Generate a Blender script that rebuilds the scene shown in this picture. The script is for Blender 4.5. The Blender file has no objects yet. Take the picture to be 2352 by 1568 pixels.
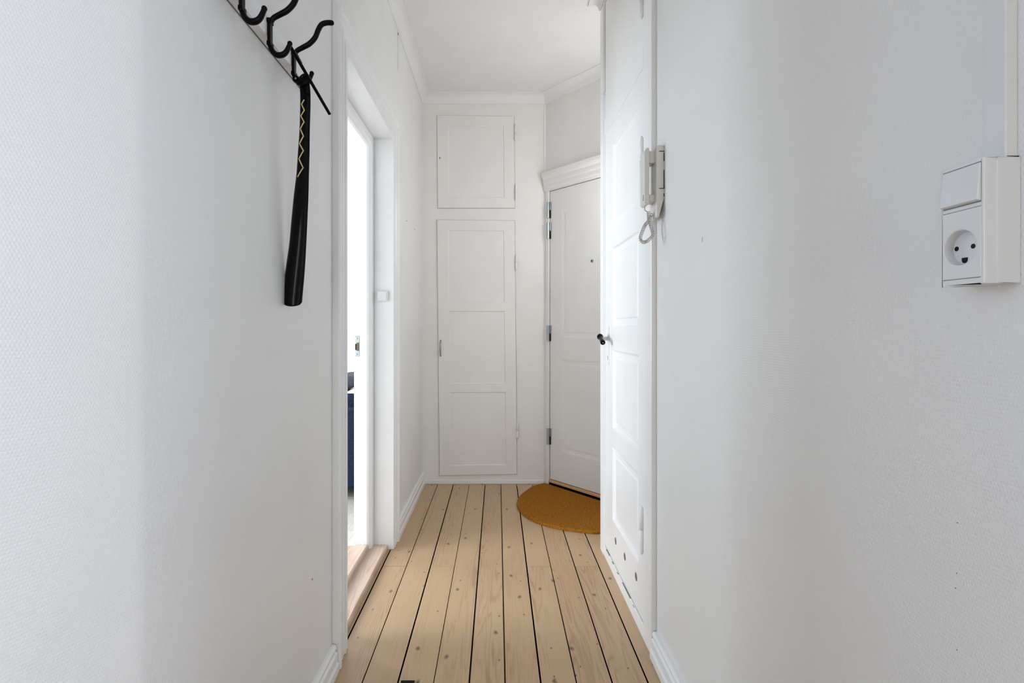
import bpy, bmesh, math, random
from mathutils import Vector, Matrix, noise
random.seed(4)
SC = bpy.context.scene
COL = SC.collection
PI = math.pi
# ------------------------------------------------------------------ camera
F = 1150.0                       # focal length in pixels of a 2352 px wide frame
CX, CY, EYE = 1143.0, 751.0, 1.10
cd = bpy.data.cameras.new('camera')
cam = bpy.data.objects.new('camera', cd)
COL.objects.link(cam)
cam.location = (0, 0, EYE)
cam.rotation_euler = (PI / 2, 0, 0)
cd.sensor_width = 36
cd.lens = F / 2352 * 36
cd.shift_x = 33 / 2352
cd.shift_y = -33 / 2352
cd.clip_start = 0.05
SC.camera = cam
# ------------------------------------------------------------------ world, lights, exposure
w = bpy.data.worlds.new('sky')
SC.world = w
w.use_nodes = True
w.node_tree.nodes['Background'].inputs[0].default_value = (0.78, 0.88, 1.0, 1)
w.node_tree.nodes['Background'].inputs[1].default_value = 0.3
SC.view_settings.view_transform = 'Standard'
SC.view_settings.look = 'None'
SC.view_settings.gamma = 1
SC.view_settings.use_curve_mapping = False
SC.view_settings.exposure = 0.0

def area(name, loc, rot, sx, sy, power, col):
    l = bpy.data.lights.new(name, 'AREA')
    l.shape = 'RECTANGLE'
    l.size, l.size_y, l.energy, l.color = sx, sy, power, col
    o = bpy.data.objects.new(name, l)
    o.location, o.rotation_euler = loc, rot
    COL.objects.link(o)
    return o
# daylight in the windows: the side room's (its left wall) and the room's behind the camera
def norm(c):
    m = max(c)
    return tuple(v / m for v in c)
area('daylight_side_window', (-3.62, 1.5, 1.5), (0, -PI / 2, 0), 1.7, 1.2, 142, norm((1.42, 1.56, 1.70)))
area('daylight_side_window', (-3.62, 3.8, 1.5), (0, -PI / 2, 0), 1.7, 1.0, 92, norm((1.22, 1.43, 1.66)))
area('daylight_rear_window', (0.1, -3.55, 1.2), (PI / 2, 0, 0), 1.2, 1.8, 31, norm((.98, .96, .87)))
area('left_fill', (-2.65, -0.3, 1.5), (0, -PI / 2, 0), 1.6, 1.2, 22, norm((.38, .49, .66)))  # added fill before a solid wall, brightens the near right wall
# the room at the right of the camera
area('daylight_right_window', (2.95, -0.3, 1.5), (0, PI / 2, 0), 1.6, 1.0, 41, norm((.78, .89, 1.08)))
# added fill light hidden in the niche behind the closet, without a fixture
pl = bpy.data.lights.new('niche_fill', 'POINT')
pl.energy, pl.color, pl.shadow_soft_size = 9.6, (1, 1, 1), 0.2
plo = bpy.data.objects.new('niche_fill', pl)
plo.location = (0.85, 2.80, 1.9)
COL.objects.link(plo)

def W(px, py, d):
    """point at depth d metres whose place was measured at (px, py)"""
    return Vector(((px - CX) * d / F, d, EYE - (py - CY) * d / F))

# ------------------------------------------------------------------ materials
def s2l(c):
    return tuple(((v / 255) / 12.92 if v / 255 <= 0.04045 else ((v / 255 + 0.055) / 1.055) ** 2.4) for v in c) + (1,)

def mat(name, rgb, rough=0.5, metal=0.0, spec=0.5, bump=0.0, bscale=60, vary=0.03):
    m = bpy.data.materials.new(name)
    m.use_nodes = True
    nt = m.node_tree
    b = nt.nodes['Principled BSDF']
    b.inputs['Roughness'].default_value = rough
    b.inputs['Metallic'].default_value = metal
    b.inputs['Specular IOR Level'].default_value = spec
    tc = nt.nodes.new('ShaderNodeTexCoord')
    n = nt.nodes.new('ShaderNodeTexNoise')
    n.inputs['Scale'].default_value = 5
    n.inputs['Detail'].default_value = 4
    nt.links.new(tc.outputs['Object'], n.inputs['Vector'])
    r = nt.nodes.new('ShaderNodeValToRGB')
    c = s2l(rgb)
    r.color_ramp.elements[0].position = 0.3
    r.color_ramp.elements[1].position = 0.7
    r.color_ramp.elements[0].color = tuple(v * (1 - vary) for v in c[:3]) + (1,)
    r.color_ramp.elements[1].color = tuple(min(1, v * (1 + vary * 0.3)) for v in c[:3]) + (1,)
    nt.links.new(n.outputs['Fac'], r.inputs['Fac'])
    nt.links.new(r.outputs['Color'], b.inputs['Base Color'])
    if bump:
        n2 = nt.nodes.new('ShaderNodeTexNoise')
        n2.inputs['Scale'].default_value = bscale
        n2.inputs['Detail'].default_value = 3
        nt.links.new(tc.outputs['Object'], n2.inputs['Vector'])
        bp = nt.nodes.new('ShaderNodeBump')
        bp.inputs['Strength'].default_value = 1
        bp.inputs['Distance'].default_value = bump
        nt.links.new(n2.outputs['Fac'], bp.inputs['Height'])
        nt.links.new(bp.outputs['Normal'], b.inputs['Normal'])
    return m

def M(nt, op, a, b=None):
    n = nt.nodes.new('ShaderNodeMath')
    n.operation = op
    for i, v in enumerate((a, b)):
        if v is None:
            continue
        if isinstance(v, (int, float)):
            n.inputs[i].default_value = v
        else:
            nt.links.new(v, n.inputs[i])
    return n.outputs[0]

def weave_mat(name, rgb, pitch=0.0048, depth=0.00032, rough=0.36):
    """painted glass-fibre wallpaper: rows of small raised beads"""
    m = mat(name, rgb, rough, vary=0.02)
    nt = m.node_tree
    b = nt.nodes['Principled BSDF']
    tc = nt.nodes['Texture Coordinate']
    sx = nt.nodes.new('ShaderNodeSeparateXYZ')
    wn = nt.nodes.new('ShaderNodeTexNoise')
    wn.inputs['Scale'].default_value = 90
    nt.links.new(tc.outputs['Object'], wn.inputs['Vector'])
    nt.links.new(tc.outputs['Object'], sx.inputs[0])
    zr = M(nt, 'DIVIDE', sx.outputs['Z'], pitch)
    par = M(nt, 'MULTIPLY', M(nt, 'ABSOLUTE', M(nt, 'MODULO', M(nt, 'FLOOR', zr), 2)), PI)
    rowh = M(nt, 'POWER', M(nt, 'ABSOLUTE', M(nt, 'SINE', M(nt, 'MULTIPLY', M(nt, 'FRACT', zr), PI))), 0.9)
    jit = M(nt, 'MULTIPLY', wn.outputs['Fac'], 5)
    u = M(nt, 'ADD', M(nt, 'ADD', M(nt, 'MULTIPLY', sx.outputs['Y'], 2 * PI / (pitch * 0.8)), par), jit)
    dots = M(nt, 'ADD', M(nt, 'MULTIPLY', M(nt, 'SINE', u), 0.42), 0.58)
    h = M(nt, 'MULTIPLY', rowh, dots)
    n3 = nt.nodes.new('ShaderNodeTexNoise')
    n3.inputs['Scale'].default_value = 9
    nt.links.new(tc.outputs['Object'], n3.inputs['Vector'])
    h = M(nt, 'ADD', h, M(nt, 'MULTIPLY', n3.outputs['Fac'], 1.2))
    bp = nt.nodes.new('ShaderNodeBump')
    bp.inputs['Strength'].default_value = 1
    bp.inputs['Distance'].default_value = depth
    nt.links.new(h, bp.inputs['Height'])
    nt.links.new(bp.outputs['Normal'], b.inputs['Normal'])
    return m

PLANK, X0 = 0.1107, 0.023

def wood_mat(name, light, dark, knot, board=PLANK, x0=X0, rough=0.33, knots=True):
    m = bpy.data.materials.new(name)
    m.use_nodes = True
    nt = m.node_tree
    b = nt.nodes['Principled BSDF']
    b.inputs['Roughness'].default_value = rough
    tc = nt.nodes.new('ShaderNodeTexCoord')
    sp = nt.nodes.new('ShaderNodeSeparateXYZ')
    nt.links.new(tc.outputs['Object'], sp.inputs[0])
    idx = M(nt, 'FLOOR', M(nt, 'DIVIDE', M(nt, 'SUBTRACT', sp.outputs['X'], x0), board))
    half = M(nt, 'GREATER_THAN', sp.outputs['Y'], 2.304)
    par = M(nt, 'ABSOLUTE', M(nt, 'MODULO', idx, 2))
    seed = M(nt, 'ADD', idx, M(nt, 'MULTIPLY', M(nt, 'MULTIPLY', half, par), 31.7))
    wn = nt.nodes.new('ShaderNodeTexWhiteNoise')
    wn.noise_dimensions = '1D'
    nt.links.new(seed, wn.inputs['W'])
    off = wn.outputs['Value']
    cx = nt.nodes.new('ShaderNodeCombineXYZ')
    nt.links.new(M(nt, 'MULTIPLY', sp.outputs['X'], 9.0), cx.inputs[0])
    nt.links.new(M(nt, 'ADD', M(nt, 'MULTIPLY', sp.outputs['Y'], 0.55), M(nt, 'MULTIPLY', off, 40)), cx.inputs[1])
    nt.links.new(M(nt, 'MULTIPLY', off, 17), cx.inputs[2])
    # flowing rings
    n1 = nt.nodes.new('ShaderNodeTexNoise')
    n1.inputs['Scale'].default_value = 1.6
    n1.inputs['Detail'].default_value = 2.5
    n1.inputs['Distortion'].default_value = 0.35
    nt.links.new(cx.outputs[0], n1.inputs['Vector'])
    ring = M(nt, 'SINE', M(nt, 'MULTIPLY', n1.outputs['Fac'], 95))
    ring = M(nt, 'POWER', M(nt, 'ADD', M(nt, 'MULTIPLY', ring, 0.5), 0.5), 3.0)
    msk = nt.nodes.new('ShaderNodeTexNoise')
    msk.inputs['Scale'].default_value = 0.9
    nt.links.new(cx.outputs[0], msk.inputs['Vector'])
    mr = nt.nodes.new('ShaderNodeMapRange')
    mr.inputs[1].default_value = 0.42
    mr.inputs[2].default_value = 0.68
    nt.links.new(msk.outputs['Fac'], mr.inputs[0])
    ring = M(nt, 'MULTIPLY', ring, M(nt, 'ADD', M(nt, 'MULTIPLY', mr.outputs[0], 0.75), 0.12))
    # fine fibre
    cf = nt.nodes.new('ShaderNodeCombineXYZ')
    nt.links.new(M(nt, 'MULTIPLY', sp.outputs['X'], 260), cf.inputs[0])
    nt.links.new(M(nt, 'MULTIPLY', sp.outputs['Y'], 5), cf.inputs[1])
    nf = nt.nodes.new('ShaderNodeTexNoise')
    nf.inputs['Detail'].default_value = 4
    nf.inputs['Scale'].default_value = 1
    nt.links.new(cf.outputs[0], nf.inputs['Vector'])
    fac = M(nt, 'ADD', M(nt, 'MULTIPLY', ring, 0.75), M(nt, 'MULTIPLY', M(nt, 'SUBTRACT', nf.outputs['Fac'], 0.42), 0.7))
    fac = M(nt, 'ADD', fac, M(nt, 'MULTIPLY', M(nt, 'SUBTRACT', off, 0.5), 0.22))
    mx = nt.nodes.new('ShaderNodeMix')
    mx.data_type = 'RGBA'
    mx.inputs[6].default_value = s2l(light)
    mx.inputs[7].default_value = s2l(dark)
    nt.links.new(M(nt, 'MAXIMUM', M(nt, 'MINIMUM', fac, 1.0), 0.0), mx.inputs[0])
    out = mx.outputs[2]
    if knots:
        for sc_, thr, st, keep in ((6.0, 0.060, 0.95, 0.6), (12, 0.056, 0.95, 0.3)):
            ck = nt.nodes.new('ShaderNodeCombineXYZ')
            wob = nt.nodes.new('ShaderNodeTexNoise')
            wob.inputs['Scale'].default_value = 28
            nt.links.new(tc.outputs['Object'], wob.inputs['Vector'])
            nt.links.new(M(nt, 'ADD', M(nt, 'MULTIPLY', sp.outputs['X'], sc_), M(nt, 'MULTIPLY', wob.outputs['Fac'], .12)), ck.inputs[0])
            nt.links.new(M(nt, 'MULTIPLY', sp.outputs['Y'], sc_ * 0.62), ck.inputs[1])
            nt.links.new(M(nt, 'MULTIPLY', off, 0.0), ck.inputs[2])
            vo = nt.nodes.new('ShaderNodeTexVoronoi')
            vo.voronoi_dimensions = '2D'
            vo.inputs['Scale'].default_value = 1
            vo.inputs['Randomness'].default_value = 1
            nt.links.new(ck.outputs[0], vo.inputs['Vector'])
            sc3 = nt.nodes.new('ShaderNodeSeparateXYZ')
            nt.links.new(vo.outputs['Color'], sc3.inputs[0])
            gate = M(nt, 'LESS_THAN', sc3.outputs[0], keep)
            k1 = nt.nodes.new('ShaderNodeMapRange')
            k1.inputs[1].default_value = thr
            k1.inputs[2].default_value = thr * 0.2
            k1.inputs[3].default_value = 0
            k1.inputs[4].default_value = st
            nt.links.new(vo.outputs['Distance'], k1.inputs[0])
            mk = nt.nodes.new('ShaderNodeMix')
            mk.data_type = 'RGBA'
            nt.links.new(M(nt, 'MULTIPLY', k1.outputs[0], gate), mk.inputs[0])
            nt.links.new(out, mk.inputs[6])
            mk.inputs[7].default_value = s2l(knot)
            out = mk.outputs[2]
    nt.links.new(out, b.inputs['Base Color'])
    bp = nt.nodes.new('ShaderNodeBump')
    bp.inputs['Distance'].default_value = 0.0004
    bp.inputs['Strength'].default_value = 0.6
    nt.links.new(M(nt, 'MULTIPLY', fac, -1), bp.inputs['Height'])
    nt.links.new(bp.outputs['Normal'], b.inputs['Normal'])
    return m

WALL = (241, 240, 238)
m_weave = weave_mat('woven_wallpaper_paint', WALL)
m_wall = mat('painted_plaster', WALL, 0.5, bump=0.0012, bscale=14)
m_ceil = mat('ceiling_paint', (241, 241, 240), 0.6, bump=0.002, bscale=6)
m_trim = mat('gloss_white_paint', (244, 244, 244), 0.28, bump=0.0004, bscale=30)
m_cup = mat('eggshell_paint', (241, 240, 238), 0.38, bump=0.0005, bscale=25)
m_floor = wood_mat('soaped_pine', (200, 168, 131), (158, 118, 82), (100, 80, 62))
m_oak = wood_mat('oak_saddle', (226, 198, 176), (186, 150, 124), (150, 120, 95), board=3.0, x0=-2, knots=False)
m_roomfloor = wood_mat('pale_boards', (214, 205, 196), (190, 178, 166), (150, 140, 130))
m_dark = mat('dark_gap', (7, 6, 5), 1.0, spec=0.0)
m_black = mat('black_lacquer', (2, 2, 2), 0.28, spec=0.12)
m_blackp = mat('black_plastic', (1, 1, 2), 0.10, spec=0.14)
m_gold = mat('gold_print', (226, 203, 150), 0.5)
m_plast = mat('white_plastic', (232, 232, 232), 0.25)
m_plastg = mat('aged_grey_plastic', (226, 224, 219), 0.35)
m_cord = mat('grey_cord', (205, 200, 192), 0.45)
m_steel = mat('zinc_steel', (178, 188, 190), 0.3, metal=0.9)
m_nickel = mat('worn_nickel', (170, 165, 158), 0.3, metal=0.9)
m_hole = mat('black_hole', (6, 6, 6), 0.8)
m_shade_grime = mat('grey_hole_scuff', (110, 110, 110), 0.8)  # painted shade of holes and gaps, also the grey of scuffs and chips
m_coir = mat('coir', (214, 140, 44), 0.95, spec=0.1, bump=0.006, bscale=230)
nt = m_coir.node_tree
nt.nodes['Color Ramp'].color_ramp.elements[0].color = s2l((118, 62, 8))
nt.nodes['Color Ramp'].color_ramp.elements[1].color = s2l((216, 148, 56))
nt.nodes['Noise Texture'].inputs['Scale'].default_value = 130
nt.nodes['Noise Texture'].inputs['Detail'].default_value = 6
nt.nodes['Noise Texture'].inputs['Roughness'].default_value = 0.75
m_barewood = mat('bare_pine_strip', (224, 176, 130), 0.5, vary=0.1)
m_navy = mat('navy_boucle', (36, 44, 62), 0.95, spec=0.1, bump=0.004, bscale=160, vary=0.5)
m_navy.node_tree.nodes['Noise Texture'].inputs['Scale'].default_value = 90
m_greyf = mat('charcoal_wool', (60, 59, 65), 0.9, bump=0.002, bscale=150, vary=0.2)
m_cream = mat('cream_wool', (236, 230, 220), 0.9, bump=0.002, bscale=90)
m_glass = mat('peephole_lens', (12, 12, 14), 0.05)

# ------------------------------------------------------------------ helpers
def finish(name, bm, m, parent=None, bevel=0.0, smooth=False, seg=2, label=None):
    bmesh.ops.remove_doubles(bm, verts=bm.verts, dist=1e-6)
    bmesh.ops.recalc_face_normals(bm, faces=bm.faces)
    me = bpy.data.meshes.new(name)
    bm.to_mesh(me)
    bm.free()
    for mm in (m if isinstance(m, (list, tuple)) else [m]):
        me.materials.append(mm)
    o = bpy.data.objects.new(name, me)
    COL.objects.link(o)
    if parent:
        o.parent = parent
        o.matrix_parent_inverse = parent.matrix_basis.inverted()
    if smooth:
        for p in me.polygons:
            p.use_smooth = True
    if bevel:
        md = o.modifiers.new('bevel', 'BEVEL')
        md.width, md.segments, md.limit_method = bevel, seg, 'ANGLE'
        md.angle_limit = math.radians(35)
    if label:
        o['label'] = label
    return o

def struct(o):
    o['kind'] = 'structure'
    return o

def tag(o, label, cat, group=None):
    o['label'] = label
    o['category'] = cat
    if group:
        o['group'] = group
    return o

def thing(name, loc, label=None, cat=None, group=None):
    o = bpy.data.objects.new(name, None)
    COL.objects.link(o)
    o.location = loc
    o.empty_display_size = 0.05
    if label:
        tag(o, label, cat, group)
    return o

def hexa(bm, c):
    v = [bm.verts.new(p) for p in c]
    for f in ((0, 3, 2, 1), (4, 5, 6, 7), (0, 1, 5, 4), (1, 2, 6, 5), (2, 3, 7, 6), (3, 0, 4, 7)):
        bm.faces.new([v[i] for i in f])

def box(bm, x0, x1, y0, y1, z0, z1):
    hexa(bm, [(x0, y0, z0), (x1, y0, z0), (x1, y1, z0), (x0, y1, z0), (x0, y0, z1), (x1, y0, z1), (x1, y1, z1), (x0, y1, z1)])

def B(*a):
    bm = bmesh.new()
    box(bm, *a)
    return bm

def prism(bm, pts, to3, h0, h1):
    """polygon pts (a,b) extruded from h0 to h1"""
    lo = [bm.verts.new(to3(a, b, h0)) for a, b in pts]
    hi = [bm.verts.new(to3(a, b, h1)) for a, b in pts]
    bm.faces.new(lo[::-1])
    bm.faces.new(hi)
    n = len(pts)
    for i in range(n):
        bm.faces.new([lo[i], lo[(i + 1) % n], hi[(i + 1) % n], hi[i]])

def sweep(bm, path, prof, to3):
    """mitred sweep of closed profile (s = offset to the left of travel, h) along the 2D path"""
    n = len(path)
    rings = []
    for i in range(n):
        p = Vector(path[i])
        d0 = (Vector(path[i]) - Vector(path[i - 1])).normalized() if i > 0 else None
        d1 = (Vector(path[i + 1]) - Vector(path[i])).normalized() if i < n - 1 else None
        d0 = d0 or d1
        d1 = d1 or d0
        n0 = Vector((-d0.y, d0.x))
        n1 = Vector((-d1.y, d1.x))
        mv = (n0 + n1)
        mv = mv / max(1e-6, mv.dot(n0))
        rings.append([bm.verts.new(to3(p.x + mv.x * s, p.y + mv.y * s, h)) for s, h in prof])
    k = len(prof)
    for i in range(n - 1):
        for j in range(k):
            bm.faces.new([rings[i][j], rings[i][(j + 1) % k], rings[i + 1][(j + 1) % k], rings[i + 1][j]])
    bm.faces.new(rings[0])
    bm.faces.new(rings[-1][::-1])

def tube(bm, pts, r, seg=10, caps=True, flat=1.0, flat_axis=None):
    pts = [Vector(p) for p in pts]
    n = len(pts)
    rr = r if isinstance(r, (list, tuple)) else [r] * n
    t = (pts[1] - pts[0]).normalized()
    up = Vector((0, 1, 0)) if abs(t.y) < 0.9 else Vector((0, 0, 1))
    u = t.cross(up).normalized()
    rings = []
    for i in range(n):
        t = (pts[min(i + 1, n - 1)] - pts[max(i - 1, 0)]).normalized()
        u = (u - t * u.dot(t)).normalized()
        v = t.cross(u)
        rings.append([bm.verts.new(pts[i] + (u * math.cos(2 * PI * k / seg) + v * math.sin(2 * PI * k / seg)) * rr[i]) for k in range(seg)])
    for i in range(n - 1):
        for k in range(seg):
            bm.faces.new([rings[i][k], rings[i][(k + 1) % seg], rings[i + 1][(k + 1) % seg], rings[i + 1][k]])
    if caps:
        bm.faces.new(rings[0][::-1])
        bm.faces.new(rings[-1])

def lathe(bm, base, axis, prof, seg=24):
    """prof: (distance along axis, radius)"""
    axis = Vector(axis).normalized()
    u = axis.orthogonal().normalized()
    v = axis.cross(u)
    base = Vector(base)
    rings = []
    for a, r in prof:
        rings.append([bm.verts.new(base + axis * a + (u * math.cos(2 * PI * k / seg) + v * math.sin(2 * PI * k / seg)) * max(r, 1e-5)) for k in range(seg)])
    for i in range(len(prof) - 1):
        for k in range(seg):
            bm.faces.new([rings[i][k], rings[i][(k + 1) % seg], rings[i + 1][(k + 1) % seg], rings[i + 1][k]])
    bm.faces.new(rings[0][::-1])
    bm.faces.new(rings[-1])

def spline(P, n=8):
    P = [Vector(p) for p in P]
    out = []
    for i in range(len(P) - 1):
        a = P[max(i - 1, 0)]
        b, c = P[i], P[i + 1]
        d = P[min(i + 2, len(P) - 1)]
        for k in range(n):
            t = k / n
            out.append(0.5 * ((2 * b) + (c - a) * t + (2 * a - 5 * b + 4 * c - d) * t * t + (3 * b - a - 3 * c + d) * t ** 3))
    out.append(P[-1])
    return out

def panel_slab(bm, U, V, T, us, panels, to3, insets):
    """door leaf U x V, thickness T, front at w=0 (w grows outwards); one column of panels between us[0], us[1];
    panels = [(v0, v1)...]; insets = [(inset, w)...] nested loops of the panel moulding"""
    ub = [0, us[0], us[1], U]
    vb = [0]
    for a, b in panels:
        vb += [a, b]
    vb.append(V)
    g = {}
    for i, u in enumerate(ub):
        for j, v in enumerate(vb):
            g[i, j] = bm.verts.new(to3(u, v, 0))
    for i in range(3):
        for j in range(len(vb) - 1):
            if i == 1 and j % 2 == 1:
                prev = [g[i, j], g[i + 1, j], g[i + 1, j + 1], g[i, j + 1]]
                for ins, wv in insets:
                    c = [(ub[1] + ins, vb[j] + ins), (ub[2] - ins, vb[j] + ins), (ub[2] - ins, vb[j + 1] - ins), (ub[1] + ins, vb[j + 1] - ins)]
                    cur = [bm.verts.new(to3(a, b, wv)) for a, b in c]
                    for q in range(4):
                        bm.faces.new([prev[q], prev[(q + 1) % 4], cur[(q + 1) % 4], cur[q]])
                    prev = cur
                bm.faces.new(prev)
            else:
                bm.faces.new([g[i, j], g[i + 1, j], g[i + 1, j + 1], g[i, j + 1]])
    # rim + back
    nv = len(vb) - 1
    rim = [g[i, 0] for i in range(4)] + [g[3, j] for j in range(1, nv + 1)] + [g[i, nv] for i in (2, 1, 0)] + [g[0, j] for j in range(nv - 1, 0, -1)]
    uv = [(ub[i], 0) for i in range(4)] + [(U, vb[j]) for j in range(1, nv + 1)] + [(ub[i], V) for i in (2, 1, 0)] + [(0, vb[j]) for j in range(nv - 1, 0, -1)]
    back = [bm.verts.new(to3(a, b, -T)) for a, b in uv]
    n = len(rim)
    for q in range(n):
        bm.faces.new([rim[q], back[q], back[(q + 1) % n], rim[(q + 1) % n]])
    bm.faces.new(back)

# ------------------------------------------------------------------ dimensions
XL, XR = -0.53, 0.53             # hall side walls
YB = 3.52                        # end wall
ZC = 2.73                        # ceiling
DY0, DY1, DZ = 1.705, 2.49, 2.045   # side doorway: opening and head
TH = 0.165                       # its wall thickness
BEND = 0.745                     # where the left wall bends outwards
# diagonal entrance wall
DA = Vector((0.334, YB))
DD = Vector((0.66, -0.751)).normalized()
DN = Vector((-DD.y, DD.x)) * -1      # towards the hall
if DN.x > 0:
    DN = -DN
DLEN = 1.16
DB = DA + DD * DLEN
CY0, CY1, CXF = 1.671, 2.485, 0.513   # closet front: near and far edge, plane

# ------------------------------------------------------------------ setting
# floor: boards over a dark gap
bm = bmesh.new()
gaps = {-5: .0055, -4: .0034, -3: .0052, -2: .0026, -1: .0055, 0: .0048, 1: .0056, 2: .0034, 3: .0044, 4: .0048, 5: .003}
def gw(k):
    return gaps.get(k, .002)
for k in range(-9, 10):
    a = X0 + PLANK * k + gw(k) / 2
    b = X0 + PLANK * (k + 1) - gw(k + 1) / 2
    if k == -6:
        a, b = -0.56, b
    if k < -6 and True:
        segs = [(-4.0, 0.59)]
    elif k % 2 != 0 and k >= -5:
        segs = [(-4.0, 2.3034), (2.3046, 3.6)]
    else:
        segs = [(-4.0, 3.6)]
    for y0, y1 in segs:
        n = 1
        box(bm, a, b, y0, y1, -0.045, random.uniform(-0.0008, 0))
bmesh.ops.bevel(bm, geom=[e for e in bm.edges if abs(e.verts[0].co.z) < .005 and abs(e.verts[1].co.z) < .005], offset=0.0007, segments=1, affect='EDGES')
bm.normal_update()
for f in bm.faces:
    f.material_index = 1 if abs(f.normal.z) < .3 else 0
nf = len(bm.faces)
box(bm, -2.8, 1.3, -4.0, 3.6, -0.07, -0.044)
bm.faces.ensure_lookup_table()
for f in bm.faces[nf:]:
    f.material_index = 1
box(bm, -2.8, X0 - PLANK * 9 - .002, -4.0, 0.59, -0.02, 0)
struct(finish('floor', bm, [m_floor, m_dark]))

# side room floor
bm = bmesh.new()
for k in range(19):
    y = 0.6 + k * 0.26
    box(bm, -3.7, XL - TH + .01, y, y + 0.257, -0.03, 0.012)
struct(finish('floor', bm, m_roomfloor))

# ceilings
bm = B(-2.8, 1.3, -4.0, 3.7, ZC, ZC + .1)
struct(finish('ceiling', bm, m_ceil))
bm = B(-3.7, XL - TH + .01, 0.1, 6.3, ZC + .0, ZC + .1)
struct(finish('ceiling', bm, m_ceil))

# left wall: bent near part (rounded corner), doorway, far part
T20 = math.tan(math.radians(24))
bm = bmesh.new()
inner = [(XL, DY0)]
R = 0.045
Lt = R * math.tan(math.radians(12))
cxx = XL - R
for i in range(25):
    a = math.radians(24 * i / 24)
    inner.append((cxx + R * math.cos(a), BEND + Lt - R * math.sin(a)))
e = inner[-1]
inner.append((e[0] - (e[1] - 0.35) * T20, 0.35))
outer = [(-0.90, 0.35), (-0.90, 0.60), (XL - TH, 0.64), (XL - TH, DY0)]
prism(bm, inner + outer, lambda a, b, h: (a, b, h), -0.02, ZC)
wl = finish('wall_left', bm, m_weave)
struct(wl)
bm = bmesh.new()
box(bm, XL - TH, XL, DY0, DY1, DZ, ZC)
box(bm, XL - TH, XL, DY1, YB + 0.1, -0.02, ZC)
wl2 = struct(finish('wall_left', bm, m_wall))
d = 2.655
bm = B(XL - .001, XL + .0006, d - .0007, d + .0007, 2.46, 2.655)
finish('wallpaper_seam', bm, mat('seam_shade', (150, 146, 140), 0.9), wl2)
finish('seam_notch', B(XL - .001, XL + .0012, d - .002, d + .016, 2.655, 2.662), m_hole, wl2)
for px, py in ((934, 507), (952, 527)):
    dd = -XL * F / (CX - px)
    zz0 = EYE - (py - CY) * dd / F
    finish('nail_hole', B(XL - .001, XL + .0005, dd - .004, dd + .004, zz0 - .003, zz0 + .003), m_hole, wl2)
# small flaws in the near left wall and far left wall
def blob(bm, p, n, r, h=0.0006):
    lathe(bm, Vector(p) - Vector(n) * .0002, n, [(0, r), (h, r * .8)], 10)
bm = bmesh.new()
blob(bm, W(717, 1330, 1.43) * 1 and (XL, 1.431, EYE - (1330 - CY) * 1.431 / F), (1, 0, 0), .004)
finish('scuff_mark', bm, m_shade_grime, wl)

# end wall
bm = B(XL - 0.1, DA.x + 0.02, YB, YB + 0.1, -0.02, ZC)
wb = struct(finish('wall_back', bm, m_wall))
# entrance wall: with the door opening
DO0, DO1, DOH = 0.042, 0.90, 2.045   # opening along the wall
def dw(s, h, out):
    """s along the entrance wall, h height, out towards the hall"""
    p = DA + DD * s + DN * out
    return (p.x, p.y, h)
bm = bmesh.new()
def dbox(bm, s0, s1, h0, h1, o0, o1):
    hexa(bm, [dw(s0, h0, o0), dw(s1, h0, o0), dw(s1, h0, o1), dw(s0, h0, o1), dw(s0, h1, o0), dw(s1, h1, o0), dw(s1, h1, o1), dw(s0, h1, o1)])
dbox(bm, -0.03, DO0, -0.02, ZC, -0.12, 0)
dbox(bm, DO1, DLEN + .05, -0.02, ZC, -0.12, 0)
dbox(bm, DO0, DO1, DOH, ZC, -0.12, 0)
dbox(bm, DO0 - .05, DO1 + .05, -0.02, ZC, -0.2, -0.13)
struct(finish('wall_entry', bm, m_wall))
# short wall behind the closet, hidden side of the niche
bm = B(DB.x - .005, DB.x + .1, CY1 - .1, DB.y + .05, -0.02, ZC)
struct(finish('wall_niche', bm, m_wall))
# right wall
bm = bmesh.new()
box(bm, XR, XR + 0.16, 0.455, CY0 + .002, -0.02, ZC)
box(bm, XR, XR + 0.16, -0.9, 0.455, 2.2, ZC)
wr = struct(finish('wall_right', bm, m_weave))
# room behind the camera
bm = bmesh.new()
box(bm, XR, 3.1, -1.0, -0.9, -0.02, ZC)
box(bm, 0.8, 0.9, -4.0, -0.9, -0.02, ZC)
box(bm, -2.8, -2.7, -4.0, 0.6, -0.02, ZC)
box(bm, -2.8, -2.55, -3.8, -3.7, -0.02, ZC)
box(bm, 0.75, 1.3, -3.8, -3.7, -0.02, ZC)
box(bm, -2.6, 0.8, -3.8, -3.7, -0.02, 0.45)
box(bm, -2.6, 0.8, -3.8, -3.7, 2.45, ZC)
struct(finish('wall_rear', bm, m_wall))
# room at the right of the camera, with its window
bm = bmesh.new()
box(bm, XR + .16, 3.1, 1.0, 1.1, -0.02, ZC)
box(bm, 3.0, 3.1, -1.0, 1.1, -0.02, .7)
box(bm, 3.0, 3.1, -1.0, 1.1, 2.35, ZC)
box(bm, 3.0, 3.1, .45, 1.1, .7, 2.35)
box(bm, XR + .155, 3.1, -1.0, 1.1, ZC, ZC + .1)
box(bm, XR + .155, 3.1, -1.0, 1.1, -.05, 0)
struct(finish('wall_side', bm, m_wall))
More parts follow.
